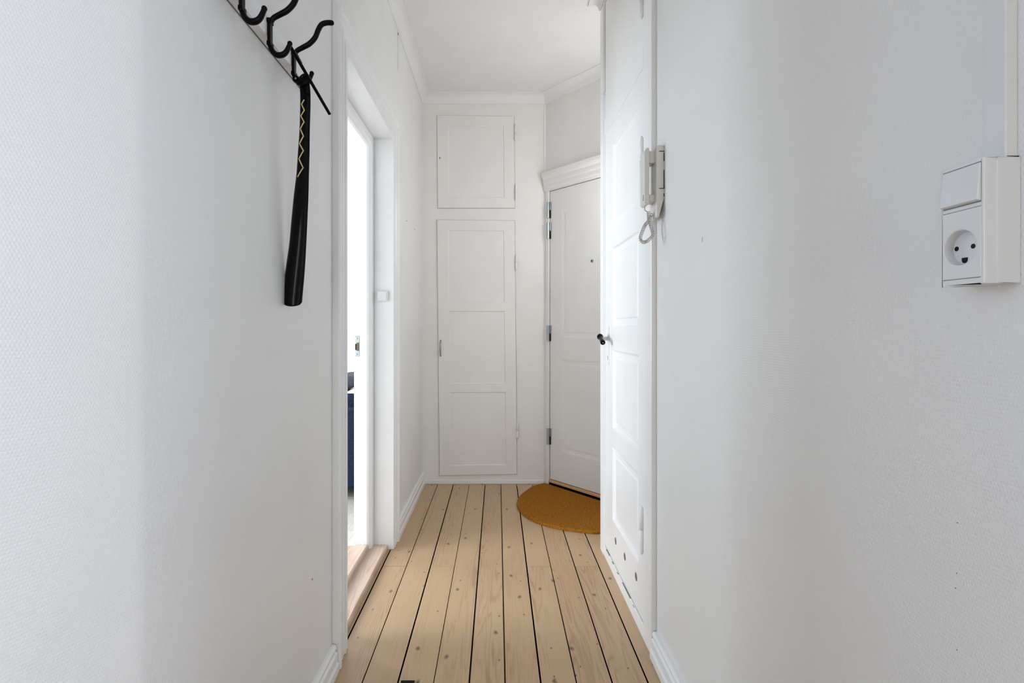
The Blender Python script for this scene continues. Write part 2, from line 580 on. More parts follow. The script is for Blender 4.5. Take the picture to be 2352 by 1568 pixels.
# side room walls with its window opening
bm = bmesh.new()
box(bm, -3.8, -3.7, 0.0, 6.3, -0.02, 0.62)
box(bm, -3.8, -3.7, 0.0, 6.3, 2.4, ZC)
box(bm, -3.8, -3.7, 0.0, 0.85, 0.6, 2.45)
box(bm, -3.8, -3.7, 4.35, 6.3, 0.6, 2.45)
box(bm, -3.8, XL - TH, 5.3, 5.4, -0.02, ZC)
box(bm, -3.8, -.88, 0.5, 0.6, -0.02, ZC)
box(bm, XL - TH, XL - TH + .1, YB + .1, 5.4, -0.02, ZC)
struct(finish('wall_room', bm, m_wall))
bm = bmesh.new()
for y in (0.85, 2.0, 3.15, 4.30):
    box(bm, -3.78, -3.72, y, y + .05, 0.62, 2.4)
for z in (0.62, 1.8, 2.35):
    box(bm, -3.78, -3.72, 0.85, 4.35, z, z + .05)
struct(finish('window_1', bm, m_trim))

# ------------------------------------------------------------------ crown moulding
def cove(dr=0.062, pr=0.055):
    p = [(0, 0), (0, -dr), (0.006, -dr), (0.008, -dr + .008)]
    for i in range(1, 7):
        a = PI / 2 * i / 7
        p.append((pr - .008 - (pr - .018) * math.cos(a) , -dr + .008 + (dr - .016) * math.sin(a)))
    p += [(pr - .006, -0.007), (pr, -0.006), (pr, 0)]
    return p
path = [(XR, 0.3), (XR, CY0), (CXF, CY0), (CXF, CY1), (DB.x, CY1), (DB.x, DB.y), (DA.x, DA.y), (XL, YB), (XL, 0.8)]
bm = bmesh.new()
sweep(bm, path, cove(), lambda a, b, h: (a, b, ZC + h))
struct(finish('trim_1', bm, m_ceil))

# ------------------------------------------------------------------ baseboards
BBP = [(0, 0), (0.024, 0), (0.024, 0.026), (0.021, 0.030), (0.019, 0.034), (0.019, 0.060), (0.015, 0.064), (0.012, 0.067), (0.016, 0.072), (0.016, 0.080), (0.010, 0.087), (0.0, 0.088)]
def bb(name, path):
    bm = bmesh.new()
    sweep(bm, path, BBP, lambda a, b, h: (a, b, h))
    return struct(finish(name, bm, m_trim, bevel=.001))
bb('baseboard_right', [(XR, 0.456), (XR, CY0 - .003)])
bb('baseboard_left', [(XL, YB - 0.001), (XL, DY1 + 0.105)])
bb('baseboard_left', [(XL, DY0 - 0.105), (XL, BEND + .01), (e[0] - (e[1] - .36) * T20, .36)])
bm = B(XL + .02, DA.x - .008, YB - .008, YB, 0, 0.026)
struct(finish('baseboard_back', bm, m_trim, bevel=.002))
# faint vertical batten in the corner by the entrance
bm = B(DA.x - .010, DA.x + .004, YB - .005, YB, .026, 2.66)
struct(finish('trim_2', bm, m_wall, bevel=.002))

# ------------------------------------------------------------------ side doorway (left)
dr = thing('door_1', (XL, (DY0 + DY1) / 2, 0))
struct(dr)
CASE = [(0.0, 0), (0.0, .016), (.010, .016), (.013, .020), (.018, .020), (.022, .015), (.040, .015), (.046, .019), (.052, .015), (.070, .016), (.076, .022), (.084, .026), (.094, .026), (.101, .020), (.101, 0)]
bm = bmesh.new()
# travel so that the left of travel is away from the opening
sweep(bm, [(DY0, 0), (DY0, DZ), (DY1, DZ), (DY1, 0)], CASE, lambda a, b, h: (XL + h, a, b))
finish('casing', bm, m_trim, dr, bevel=.0012)
# deep painted reveal
bm = bmesh.new()
RV = 0.012
XF = -0.612                       # start of the inner frame
box(bm, XF, XL + .016, DY1 - RV, DY1, 0.0, DZ)
box(bm, XF, XL + .016, DY0, DY0 + RV, 0.0, DZ)
box(bm, XF, XL + .016, DY0 + RV, DY1 - RV, DZ - RV, DZ)
finish('reveal_lining', bm, m_trim, dr, bevel=.0015)
# inner frame with bead and rebate
FP = [(0, -0.012), (0, -.097), (.060, -.097), (.060, -.056), (.067, -.054), (.067, -.034), (.064, -.024), (.057, -.018), (.050, -.012)]
bm = bmesh.new()
# profile s is measured into the opening here, so travel the other way round
sweep(bm, [(DY1, 0.0), (DY1, DZ), (DY0, DZ), (DY0, 0.0)], FP, lambda a, b, h: (XF + .012 + h, a, b))
fr = finish('inner_frame', bm, m_trim, dr, bevel=.0015)
# strike plate on the far frame leg
sp = W(820, 795, DY1 - .060)
ys = DY1 - .060
bm = bmesh.new()
sz = .050
box(bm, sp.x - .013, sp.x + .013, ys - .0016, ys + .004, sp.z - sz, sp.z + sz)
stk = finish('strike_plate', bm, m_steel, dr, bevel=.003, label='pale steel strike plate with a square latch hole')
bm = B(sp.x - .002, sp.x + .010, ys - .0022, ys + .001, sp.z - .022, sp.z + .018)
finish('latch_hole', bm, mat('raw_pine_shadow', (120, 94, 76), 0.7), stk)
bm = B(sp.x - .008, sp.x - .002, ys - .0022, ys + .001, sp.z - .018, sp.z + .012)
finish('latch_slot', bm, m_hole, stk)
bm = bmesh.new()
for dz in (-.038, .038):
    lathe(bm, (sp.x, ys - .001, sp.z + dz), (0, -1, 0), [(0, .005), (.0012, .0045), (.0018, .003)], 14)
finish('screw_heads', bm, m_nickel, stk, smooth=False)
# saddle: two oak steps
bm = bmesh.new()
prism(bm, [(-.700, 0), (-.5436, 0), (-.5436, .019), (-.549, .025), (-.700, .025)], lambda a, b, h: (a, h, b), DY0 + .001, DY1 - .001)
finish('saddle', bm, m_oak, dr, bevel=.001)
bm = bmesh.new()
prism(bm, [(-.78, .012), (-.78, .040), (-.632, .050), (-.624, .046), (-.624, .0245), (-.70, .012)], lambda a, b, h: (a, h, b), DY0 + .071, DY1 - .071)
finish('threshold', bm, m_oak, dr, bevel=.001)

# light switch on the far reveal
c = W(880, 680, DY1 - RV)
sw = thing('light_switch', (c.x, DY1 - RV, c.z), 'small square white light switch on the far reveal of the left doorway', 'light switch')
bm = B(c.x - .027, c.x + .027, DY1 - RV - .012, DY1 - RV, c.z - .026, c.z + .026)
finish('housing', bm, m_plast, sw, bevel=.002)
bm = B(c.x - .024, c.x + .020, DY1 - RV - .016, DY1 - RV - .010, c.z - .022, c.z + .023)
finish('rocker', bm, m_plast, sw, bevel=.002)

# ------------------------------------------------------------------ entrance door
ed = thing('door_2', (DA.x, DA.y, 0))
struct(ed)
# frame legs + head
bm = bmesh.new()
dbox(bm, DO0 - .030, DO0, 0.0, DOH + .01, -.05, .010)
dbox(bm, DO1, DO1 + .035, 0.0, DOH + .01, -.05, .010)
dbox(bm, DO0 - .030, DO1 + .035, DOH, DOH + .035, -.05, .010)
finish('frame', bm, m_cup, ed, bevel=.002)
bm = bmesh.new()
HC = [(0, 0), (0, .014), (.012, .016), (.020, .022), (.045, .022), (.052, .028), (.062, .030), (.078, .030), (.088, .040), (.100, .046), (.122, .048), (.122, 0)]
prism(bm, [(o, DOH + .004 + a) for a, o in HC], lambda o, z, s: dw(s, z, o), 0.006, DO1 + .06)
finish('head_cornice', bm, m_cup, ed, bevel=.0015)
# leaf
LB = 0.045
def leaf3(u, v, wv):
    return dw(DO0 + .004 + u, LB + v, -0.002 + wv)
bm = bmesh.new()
U = DO1 - DO0 - .008
panel_slab(bm, U, DOH - LB - .0022, .04, (0.105, U - .105), [(0.205, 0.835), (0.985, 1.86)], leaf3, [(.012, -.0016), (.026, -.0024), (.038, -.0012)])
lf = finish('door_leaf', bm, m_cup, ed)
# hinges, left stile (four)
for i, (y0, y1) in enumerate(((465, 502), (512, 549), (747, 783), (982, 1019))):
    d = 3.497
    z1, z0 = EYE - (y0 - CY) * d / F, EYE - (y1 - CY) * d / F
    bm = bmesh.new()
    p = dw(DO0 - .004, 0, .012)
    lathe(bm, (p[0], p[1], z0), (0, 0, 1), [(0, .009), (.001, .0105), ((z1 - z0) / 2 - .002, .0105), ((z1 - z0) / 2 - .001, .008), ((z1 - z0) / 2 + .001, .008), ((z1 - z0) / 2 + .002, .0105), (z1 - z0 - .001, .0105), (z1 - z0, .009)], 16)
    dbox(bm, DO0 - .004, DO0 + .018, (z0 + z1) / 2, z1, .0, .004)
    h = finish('hinge', bm, m_steel, ed, smooth=False, label='bare steel barrel hinge')
    if i < 3:
        pass
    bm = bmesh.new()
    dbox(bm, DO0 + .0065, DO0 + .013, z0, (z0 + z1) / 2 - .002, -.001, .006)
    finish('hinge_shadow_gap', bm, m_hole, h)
# peephole
sP = 0
best = 9
for i in range(200):
    s_ = i * .005
    q = dw(s_, 1.5, 0)
    px = CX + q[0] * F / q[1]
    if abs(px - 1360) < best:
        best, sP, dP = abs(px - 1360), s_, q[1]
zP = EYE - (599 - CY) * dP / F
bm = bmesh.new()
lathe(bm, dw(sP, zP, -.003), (DN.x, DN.y, 0), [(0, .011), (.004, .011), (.006, .008), (.0055, .0055)], 20)
ph = finish('peephole', bm, m_steel, ed, label='small chrome peephole ring with a black lens')
bm = bmesh.new()
lathe(bm, dw(sP, zP, .0015), (DN.x, DN.y, 0), [(0, .0058), (.0018, .005), (.0026, .002)], 16)
finish('lens', bm, m_glass, ph)
# threshold below the leaf: pale strip over a gap, its shade drawn as a black block
bm = bmesh.new()
dbox(bm, DO0 - .02, DO1, 0.0, .024, -.06, .004)
finish('threshold_gap', bm, m_dark, ed)
bm = bmesh.new()
dbox(bm, DO0 - .002, DO1, .024, .040, -.06, .010)
finish('threshold_strip', bm, m_barewood, ed, bevel=.002, label='pale bare wooden threshold strip')

# ------------------------------------------------------------------ coir half-round mat
mpx = [(1253, 1103), (1240, 1107), (1224, 1115), (1206, 1127), (1192, 1139), (1187, 1152), (1190, 1163), (1198, 1174), (1214, 1186), (1236, 1196), (1260, 1204), (1288, 1210), (1338, 1217), (1379, 1219)]
MT = 0.016
outl = []
for x, y in mpx:
    d = (EYE - MT) * F / (y - CY)
    d = min(d, YB - .012)
    outl.append(Vector(((x - CX) * d / F, d)))
P0 = DA + DD * .015 + DN * .022
last = outl[-1]
# mirror the visible half across the mat's middle
uv = [((p - P0).dot(DD), (p - P0).dot(DN)) for p in outl]
umid = 0.42
hid = [(2 * umid - a, b) for a, b in uv if 2 * umid - a > uv[-1][0] + .02][::-1]
uv2 = [(max(a, 0.0) if b < .05 else a, max(b, 0)) for a, b in uv] + hid
uv2 = [(0.0, 0.0)] + [q for q in uv2 if q[1] > .03] + [(2 * umid, 0.0)]
poly = [P0 + DD * a + DN * b for a, b in uv2]
poly = [Vector((p.x, min(p.y, YB - .010))) for p in poly]
sm = [Vector((p.x, p.y)) for p in spline([Vector((p.x, p.y, 0)) for p in poly], 5)]
mt = thing('doormat', (poly[0].x + .2, poly[0].y - .4, 0), 'half-round brown coir doormat on the floorboards before the diagonal entrance door', 'doormat')
cen = sum(sm, Vector((0, 0))) / len(sm)
bm = bmesh.new()
rings = []
for f_, z in ((1.0, .001), (1.0, MT * .6), (.992, MT * .9), (.975, MT)):
    rings.append([bm.verts.new((cen.x + (p.x - cen.x) * f_, cen.y + (p.y - cen.y) * f_, z)) for p in sm])
for i in range(3):
    for k in range(len(sm)):
        bm.faces.new([rings[i][k], rings[i][(k + 1) % len(sm)], rings[i + 1][(k + 1) % len(sm)], rings[i + 1][k]])
bm.faces.new(rings[0][::-1])
bm.faces.new(rings[-1])
finish('mat_body', bm, m_coir, mt)
def inside(p, poly):
    c = False
    n = len(poly)
    for i in range(n):
        a, b = poly[i], poly[i - 1]
        if (a.y > p.y) != (b.y > p.y) and p.x < (b.x - a.x) * (p.y - a.y) / (b.y - a.y) + a.x:
            c = not c
    return c
bm = bmesh.new()
cnt = 0
x0, x1 = min(p.x for p in sm), max(p.x for p in sm)
y0, y1 = min(p.y for p in sm), max(p.y for p in sm)
shr = [cen + (p - cen) * .985 for p in sm]
while cnt < 26000:
    p = Vector((random.uniform(x0, x1), random.uniform(y0, y1)))
    if not inside(p, shr):
        continue
    cnt += 1
    a = random.uniform(0, 2 * PI)
    t = random.uniform(0, 2 * PI)
    l = random.uniform(.0015, .0055)
    h = random.uniform(.002, .006)
    w_ = .0006
    q = Vector((p.x, p.y, MT - .001))
    tip = q + Vector((math.cos(t) * l, math.sin(t) * l, h))
    s_ = Vector((math.cos(a), math.sin(a), 0)) * w_
    v = [bm.verts.new(q - s_), bm.verts.new(q + s_), bm.verts.new(tip)]
    bm.faces.new(v)
me = bpy.data.meshes.new('coir_pile')
bm.to_mesh(me)
bm.free()
me.materials.append(m_coir)
pile = bpy.data.objects.new('coir_pile', me)
COL.objects.link(pile)
pile.parent = mt
pile.matrix_parent_inverse = mt.matrix_basis.inverted()
pile['kind'] = 'stuff'

# ------------------------------------------------------------------ end wall cupboards
def zz(py, d=YB):
    return EYE - (py - CY) * d / F
def xx(px, d=YB):
    return (px - CX) * d / F
def cupboard(name, label, corners, us_px, pans_px, hinges, door_front=.006):
    """corners: TL, TR, BR, BL in measured pixels; panel rows in pixels"""
    TLc, TRc, BRc, BLc = corners
    D = YB - door_front
    zt = (zz(TLc[1], D) + zz(TRc[1], D)) / 2
    zb = (zz(BLc[1], D) + zz(BRc[1], D)) / 2
    H = zt - zb
    Wd = (xx(TRc[0], D) - xx(TLc[0], D) + xx(BRc[0], D) - xx(BLc[0], D)) / 2
    def to3(u, v, wv):
        s, t = u / Wd, v / H
        bx = xx(BLc[0], D) + (xx(BRc[0], D) - xx(BLc[0], D)) * s
        tx = xx(TLc[0], D) + (xx(TRc[0], D) - xx(TLc[0], D)) * s
        bz = zz(BLc[1], D) + (zz(BRc[1], D) - zz(BLc[1], D)) * s
        tz = zz(TLc[1], D) + (zz(TRc[1], D) - zz(TLc[1], D)) * s
        return (bx + (tx - bx) * t, D - wv, bz + (tz - bz) * t)
    root = thing(name, ((xx(TLc[0]) + xx(TRc[0])) / 2, YB, zb), label, 'cupboard')
    def v_of(py):
        return zz(py, D) - zb
    u0 = xx(us_px[0], D) - xx(BLc[0], D) * .5 - xx(TLc[0], D) * .5
    u1 = xx(us_px[1], D) - xx(BLc[0], D) * .5 - xx(TLc[0], D) * .5
    bm = bmesh.new()
    pans = sorted((v_of(b), v_of(a)) for a, b in pans_px)
    panel_slab(bm, Wd, H, .004, (u0, u1), pans, to3, [(.004, -.0045), (.012, -.0055), (.017, -.0050)])
    leaf = finish('door', bm, m_cup, root, bevel=.0012)
    # shadow gap around the leaf, a thin dark line
    bm = bmesh.new()
    g = .0022
    for a, b, c_, d_ in ((-g, Wd + g, -g, 0), (-g, Wd + g, H, H + g), (-g, 0, -g, H + g), (Wd, Wd + g, -g, H + g)):
        hexa(bm, [to3(a, c_, -.0062), to3(b, c_, -.0062), to3(b, c_, -.0050), to3(a, c_, -.0050), to3(a, d_, -.0062), to3(b, d_, -.0062), to3(b, d_, -.0050), to3(a, d_, -.0050)])
    finish('gap', bm, m_gapgrey, root)
    for px, py0, py1 in hinges:
        z1_, z0_ = zz(py0, D), zz(py1, D)
        x_ = xx(px, D)
        bm = bmesh.new()
        L = z1_ - z0_
        lathe(bm, (x_, D - .006, z0_), (0, 0, 1), [(0, .001), (.006, .0045), (.018, .0075), (L / 2 - .001, .0075), (L / 2, .0055), (L / 2 + .001, .0075), (L - .018, .0075), (L - .006, .0045), (L, .001)], 12)
        finish('hinge', bm, m_cup, root, smooth=True)
    return root, leaf, to3, D
m_gapgrey = mat('painted_gap', (160, 156, 149), 0.9)
root, leaf, to3, D = cupboard('wall_cupboard', 'upper white built-in cupboard door on the end wall, one panel and a keyhole',
    [(1004, 264.5), (1181, 267), (1182.5, 477.5), (1005.5, 477.5)], (1030, 1158), [(289, 453.5)], [(1184, 285, 325), (1185, 422, 461)])
bm = bmesh.new()
kx, kz = xx(1010.4, D), zz(363, D)
lathe(bm, (kx, D + .001, kz), (0, -1, 0), [(0, .006), (.0018, .005)], 16)
es = finish('escutcheon', bm, m_cup, root)
bm = bmesh.new()
box(bm, kx - .002, kx + .002, D - .0014, D, kz - .006, kz + .004)
lathe(bm, (kx, D - .0002, kz + .004), (0, -1, 0), [(0, .003), (.0012, .003)], 12)
finish('keyhole', bm, m_hole, es)
root, leaf, to3, D = cupboard('wall_cupboard', 'tall lower white built-in cupboard door on the end wall, three panels and a bow handle',
    [(1004, 504.5), (1182, 506.5), (1187.5, 1088.5), (1009.5, 1091.5)], (1032, 1160), [(529, 692.5), (714.5, 880), (900.6, 1068)], [(1185.5, 584, 622), (1188.5, 970, 1008.5)], .008)
hx, hz0, hz1 = xx(1012, D), zz(817, D), zz(782, D)
bm = bmesh.new()
pts = [(hx, D - .002 - .020 * math.sin(PI * i / 14), hz0 + (hz1 - hz0) * i / 14) for i in range(15)]
tube(bm, pts, [.0035 + .0025 * math.sin(PI * i / 14) for i in range(15)], 10)
lathe(bm, (hx, D + .001, hz0), (0, -1, 0), [(0, .006), (.004, .004)], 12)
lathe(bm, (hx, D + .001, hz1), (0, -1, 0), [(0, .006), (.004, .004)], 12)
finish('handle', bm, m_nickel, root, smooth=True, label='worn nickel bow handle')

# ------------------------------------------------------------------ closet at right
cl = thing('closet', (.6, (CY0 + CY1) / 2, 0), 'tall white built-in closet in the right wall with panelled doors facing the left doorway', 'closet')
LY0, LY1 = 1.772, 2.402          # leaf, hinge side near
LXF = CXF + .003                 # leaf front
bm = bmesh.new()
XBK = 1.05
# carcass
box(bm, CXF + .03, XBK, CY1 - .02, CY1 - .0, 0, ZC - .001)
box(bm, CXF + .03, XBK, CY0, CY0 + .02, 0, ZC - .001)
box(bm, XBK, XBK + .02, CY0, CY1, 0, ZC - .001)
finish('carcass', bm, m_wall, cl)
bm = bmesh.new()
FT = .03
box(bm, CXF, CXF + FT, LY1 + .003, CY1, 0.0, ZC - .001)
box(bm, CXF, CXF + FT, CY0, LY0 - .003, 0.0, ZC - .001)
box(bm, CXF, CXF + FT, LY0 - .003, LY1 + .003, 0.0, .050)
box(bm, CXF, CXF + FT, LY0 - .003, LY1 + .003, 2.018, 2.098)
box(bm, CXF + .004, CXF + FT, LY0 - .003, LY1 + .003, 2.0, 2.02)
box(bm, CXF, CXF + FT, LY0 - .003, LY1 + .003, 2.655, ZC - .001)
finish('frame', bm, m_trim, cl, bevel=.003)
# raised strips of the frame
bm = bmesh.new()
box(bm, CXF - .0035, CXF, LY1 + .016, CY1 - .001, 0.0, 2.66)
finish('edge_strip', bm, m_trim, cl, bevel=.0015)
def c3(z0):
    return lambda u, v, wv: (LXF - wv, LY0 + u, z0 + v)
bm = bmesh.new()
zl = .056
HL = 2.010 - zl
UW = LY1 - LY0
pans = [(a - zl, b - zl) for a, b in ((.236, .562), (.645, .998), (1.100, 1.456), (1.545, 1.915))]
panel_slab(bm, UW, HL, .026, (.063, .475), pans, c3(zl), [(.003, -.003), (.007, -.008), (.014, -.0095), (.034, -.0095), (.040, -.006)])
ld = finish('lower_door', bm, m_trim, cl, bevel=.0015)
bm = bmesh.new()
panel_slab(bm, UW, 2.650 - 2.100, .026, (.2, .4), [(.2, .3)], c3(2.100), [(.004, .0), (.006, .0)])
ud = finish('upper_door', bm, m_trim, cl, bevel=.0015)
# finger holes
for px, py in ((1414, 1242), (1435, 1278), (1461, 1324)):
    d = LXF * F / (px - CX)
    z = EYE - (py - CY) * d / F
    bm = bmesh.new()
    lathe(bm, (LXF + .0002, d, z), (-1, 0, 0), [(0, .0155), (.0006, .0150)], 24)
    finish('vent_hole', bm, m_shade_grime, ld, label='dark round vent hole low in the door')
# hinges
def chinge(par, z0, z1):
    bm = bmesh.new()
    L = z1 - z0
    lathe(bm, (CXF - .004, LY0 - .002, z0), (0, 0, 1), [(0, .002), (.008, .0055), (.025, .0075), (L / 2 - .001, .0075), (L / 2, .005), (L / 2 + .001, .0075), (L - .025, .0075), (L - .008, .0055), (L, .002)], 14)
    finish('hinge', bm, m_trim, par, smooth=True)
chinge(ld, .297, .468)
chinge(ld, 1.60, 1.775)
chinge(ud, 2.19, 2.33)
chinge(ud, 2.46, 2.60)
# handle: plate, shank, black grip, keyhole
bm = bmesh.new()
hy = 2.335
box(bm, LXF - .0035, LXF, hy - .019, hy + .019, .925, 1.105)
pln = finish('handle_plate', bm, m_trim, ld, bevel=.002)
bm = bmesh.new()
lathe(bm, (LXF - .003, hy - .004, .962), (-1, 0, 0), [(0, .004), (.0008, .004)], 12)
box(bm, LXF - .0042, LXF - .003, hy - .006, hy - .002, .948, .962)
finish('keyhole', bm, m_shade_grime, pln)
bm = bmesh.new()
tube(bm, spline([(LXF, hy, 1.047), (LXF - .018, hy, 1.046), (LXF - .030, hy - .006, 1.045), (LXF - .036, hy - .012, 1.046)], 5), [.0095] * 6 + [.0075] * 10, 14)
shk = finish('handle_shank', bm, m_plastg, ld, smooth=True)
gn = W(1385, 787, 2.235)
gf = W(1377.5, 771.5, 2.325)
ax = (gn - gf)
L = ax.length
bm = bmesh.new()
lathe(bm, gf, ax, [(0, .006), (.002, .0125), (.010, .0145), (.018, .0135), (.022, .0105), (L * .5, .0095), (L - .012, .0108), (L - .004, .0115), (L, .010), (L + .001, .004)], 22)
finish('handle_grip', bm, m_black, ld, smooth=True, label='black turned handle grip')
bm = bmesh.new()
lathe(bm, gn + ax.normalized() * .0005, ax, [(0, .003), (.0015, .002)], 12)
finish('grip_screw', bm, m_nickel, shk)
# small latch on the upper door
bm = bmesh.new()
tube(bm, [(CXF - .004, LY1 - .002 + .010 * math.cos(a), 2.225 + .010 * math.sin(a)) for a in [PI + PI * i / 10 for i in range(11)]], .0022, 8)
finish('latch', bm, m_plastg, ud, smooth=True)
# dark line beside the upper door
bm = B(CXF + .002, CXF + .02, LY1 + .0002, LY1 + .0028, 2.23, 2.65)
finish('door_gap', bm, m_gapgrey, cl)
# paint chips along the bottom rail
for a, b, z in ((2.30, 2.365, .050), (2.22, 2.245, .049), (1.94, 2.06, .0495), (1.88, 1.90, .047), (2.13, 2.15, .048)):
    bm = bmesh.new()
    hexa(bm, [(CXF - .0006, a, z), (CXF - .0006, b, z - .001), (CXF + .002, b, z - .001), (CXF + .002, a, z), (CXF - .0006, a, z + .002), (CXF - .0006, b, z + .001), (CXF + .002, b, z + .001), (CXF + .002, a, z + .002)])
    finish('paint_chip', bm, m_shade_grime, cl)

# ------------------------------------------------------------------ entry phone
ip = thing('entry_phone', (XR, 1.63, 1.45), 'off-white wall intercom handset with a coiled cord beside the closet', 'intercom')
bm = bmesh.new()
yn, yf = 1.592, 1.667
prism(bm, [(XR, 1.678), (.512, 1.680), (.506, 1.674), (.506, 1.452), (.513, 1.449), (XR, 1.512)], lambda a, b, h: (a, h, b), yn, yf)
base = finish('base', bm, m_plastg, ip, bevel=.002)
bm = bmesh.new()
for z in (1.659, 1.541):
    box(bm, .5135, XR, yn - .0004, yn + .004, z - .0012, z + .0012)
box(bm, XR - .0026, XR - .0002, yn - .0006, yn + .01, 1.628, 1.655)
box(bm, XR - .0026, XR - .0002, yn - .0006, yn + .01, 1.540, 1.600)
box(bm, XR - .0026, XR - .0002, yn - .0006, yn + .01, 1.515, 1.525)
finish('seams', bm, m_hole, base)
finish('cradle', B(.4878, .507, 1.612, 1.655, 1.628, 1.668), m_plastg, ip, bevel=.004)
finish('cradle', B(.4878, .507, 1.612, 1.655, 1.503, 1.528), m_plastg, ip, bevel=.004)
bm = bmesh.new()
prism(bm, [(.488, 1.672), (.486, 1.677), (.478, 1.676), (.472, 1.664), (.472, 1.500), (.476, 1.494), (.486, 1.494), (.488, 1.500)], lambda a, b, h: (a, h, b), 1.608, 1.660)
hs = finish('handset', bm, m_plastg, ip, bevel=.003)
bm = bmesh.new()
for i in range(4):
    z = 1.510 + i * .005
    box(bm, .4714, .4722, 1.615, 1.628, z, z + .0018)
finish('mouthpiece_slots', bm, m_shade_grime, hs)
# cord
d = 1.625
ctl = [W(1484, 468, d), W(1482, 474, d), W(1481, 482, d), W(1488, 487, d)]
bm = bmesh.new()
tube(bm, spline(ctl, 6), .0016, 8)
loop = [W(1489, 486, d), W(1490, 497, d), W(1489, 508, d), W(1482, 516, d - .006), W(1476, 530, d - .008), W(1471, 545, d - .008), W(1474, 555, d - .006), W(1484, 555, d), W(1494, 547, d), W(1500, 538, d), W(1496, 522, d + .005), W(1492, 508, d + .006), W(1495, 496, d + .004), W(1497, 492, d)]
cen_ = spline(loop, 40)
turns, hr = 46, .0048
pts = []
n = len(cen_)
seglen = [0]
for i in range(1, n):
    seglen.append(seglen[-1] + (cen_[i] - cen_[i - 1]).length)
tot = seglen[-1]
N = turns * 12
j = 0
for i in range(N):
    s_ = tot * i / (N - 1)
    while j < n - 2 and seglen[j + 1] < s_:
        j += 1
    f_ = (s_ - seglen[j]) / max(1e-9, seglen[j + 1] - seglen[j])
    p = cen_[j].lerp(cen_[j + 1], min(1, max(0, f_)))
    t = (cen_[min(j + 3, n - 1)] - cen_[max(j - 3, 0)]).normalized()
    a1 = t.cross(Vector((0, 1, 0))).normalized()
    a2 = t.cross(a1)
    ph_ = 2 * PI * turns * i / (N - 1)
    pts.append(p + (a1 * math.cos(ph_) + a2 * math.sin(ph_)) * hr)
tube(bm, pts, .0014, 6)
finish('coiled_cord', bm, m_cord, ip, smooth=True)

# ------------------------------------------------------------------ switch and socket box at right
YN = .507
sb = thing('wall_socket', (XR, .53, 1.145), 'white switch over three-hole power socket in a surface box on the right wall', 'socket')
XS = .4925
bm = bmesh.new()
box(bm, XS + .014, XR, YN, YN + .050, 1.1445, 1.2725)
box(bm, XS, XS + .014, YN, YN + .003, 1.1445, 1.2725)
box(bm, XS, XS + .014, YN + .047, YN + .050, 1.1445, 1.2725)
box(bm, XS, XS + .014, YN + .003, YN + .047, 1.1445, 1.1510)
box(bm, XS, XS + .014, YN + .003, YN + .047, 1.2240, 1.2282)
box(bm, XS, XS + .014, YN + .003, YN + .047, 1.2692, 1.2725)
finish('box_housing', bm, m_plast, sb, bevel=.0008)
bm = bmesh.new()
sy0, sy1, sz0, sz1 = YN + .003, YN + .047, 1.1515, 1.2235
# socket insert with a round recess
cy_, cz_, rr_ = .5335, 1.1845, .0192
bm = bmesh.new()
n = 40
to = lambda a, b, x: (x, a, b)
circ = [(cy_ + rr_ * math.cos(2 * PI * i / n), cz_ + rr_ * math.sin(2 * PI * i / n)) for i in range(n)]
def rectpt(a):
    c, s = math.cos(a), math.sin(a)
    ts = []
    if c > 1e-9: ts.append((sy1 - cy_) / c)
    if c < -1e-9: ts.append((sy0 - cy_) / c)
    if s > 1e-9: ts.append((sz1 - cz_) / s)
    if s < -1e-9: ts.append((sz0 - cz_) / s)
    t = min(ts)
    return (cy_ + c * t, cz_ + s * t)
angs = sorted(set([2 * PI * i / n for i in range(n)] + [math.atan2(b - cz_, a - cy_) % (2 * PI) for a in (sy0, sy1) for b in (sz0, sz1)]))
XI = XS - .0005
XD = XS + .0100
outv = [bm.verts.new(to(*rectpt(a), XI)) for a in angs]
outb = [bm.verts.new(to(*rectpt(a), XI + .004)) for a in angs]
inv = [bm.verts.new(to(cy_ + rr_ * math.cos(a), cz_ + rr_ * math.sin(a), XI)) for a in angs]
inm = [bm.verts.new(to(cy_ + rr_ * .97 * math.cos(a), cz_ + rr_ * .97 * math.sin(a), XI + .0008)) for a in angs]
ind = [bm.verts.new(to(cy_ + rr_ * .93 * math.cos(a), cz_ + rr_ * .93 * math.sin(a), XD)) for a in angs]
m_ = len(angs)
for i in range(m_):
    k = (i + 1) % m_
    for A, B_ in ((outb, outv), (outv, inv), (inv, inm), (inm, ind)):
        bm.faces.new([A[i], A[k], B_[k], B_[i]])
bm.faces.new(ind)
ins = finish('socket_insert', bm, m_plast, sb, bevel=.0008)
for dy in (-.0095, .0095):
    bm = bmesh.new()
    lathe(bm, (XD + .0005, .5385 + dy, cz_ + .001), (-1, 0, 0), [(0, .0026), (.0007, .0026)], 16)
    finish('pin_hole', bm, m_hole, ins)
bm = bmesh.new()
gy, gz = .5385, cz_ - .0128
prism(bm, [(gy - .0035, gz + .003), (gy + .0035, gz + .003)] + [(gy + .0035 * math.cos(a), gz + .0005 - .0035 * math.sin(a)) for a in [PI * i / 8 for i in range(9)]], lambda a, b, h: (h, a, b), XD - .0002, XD + .0004)
finish('earth_hole', bm, m_hole, ins)
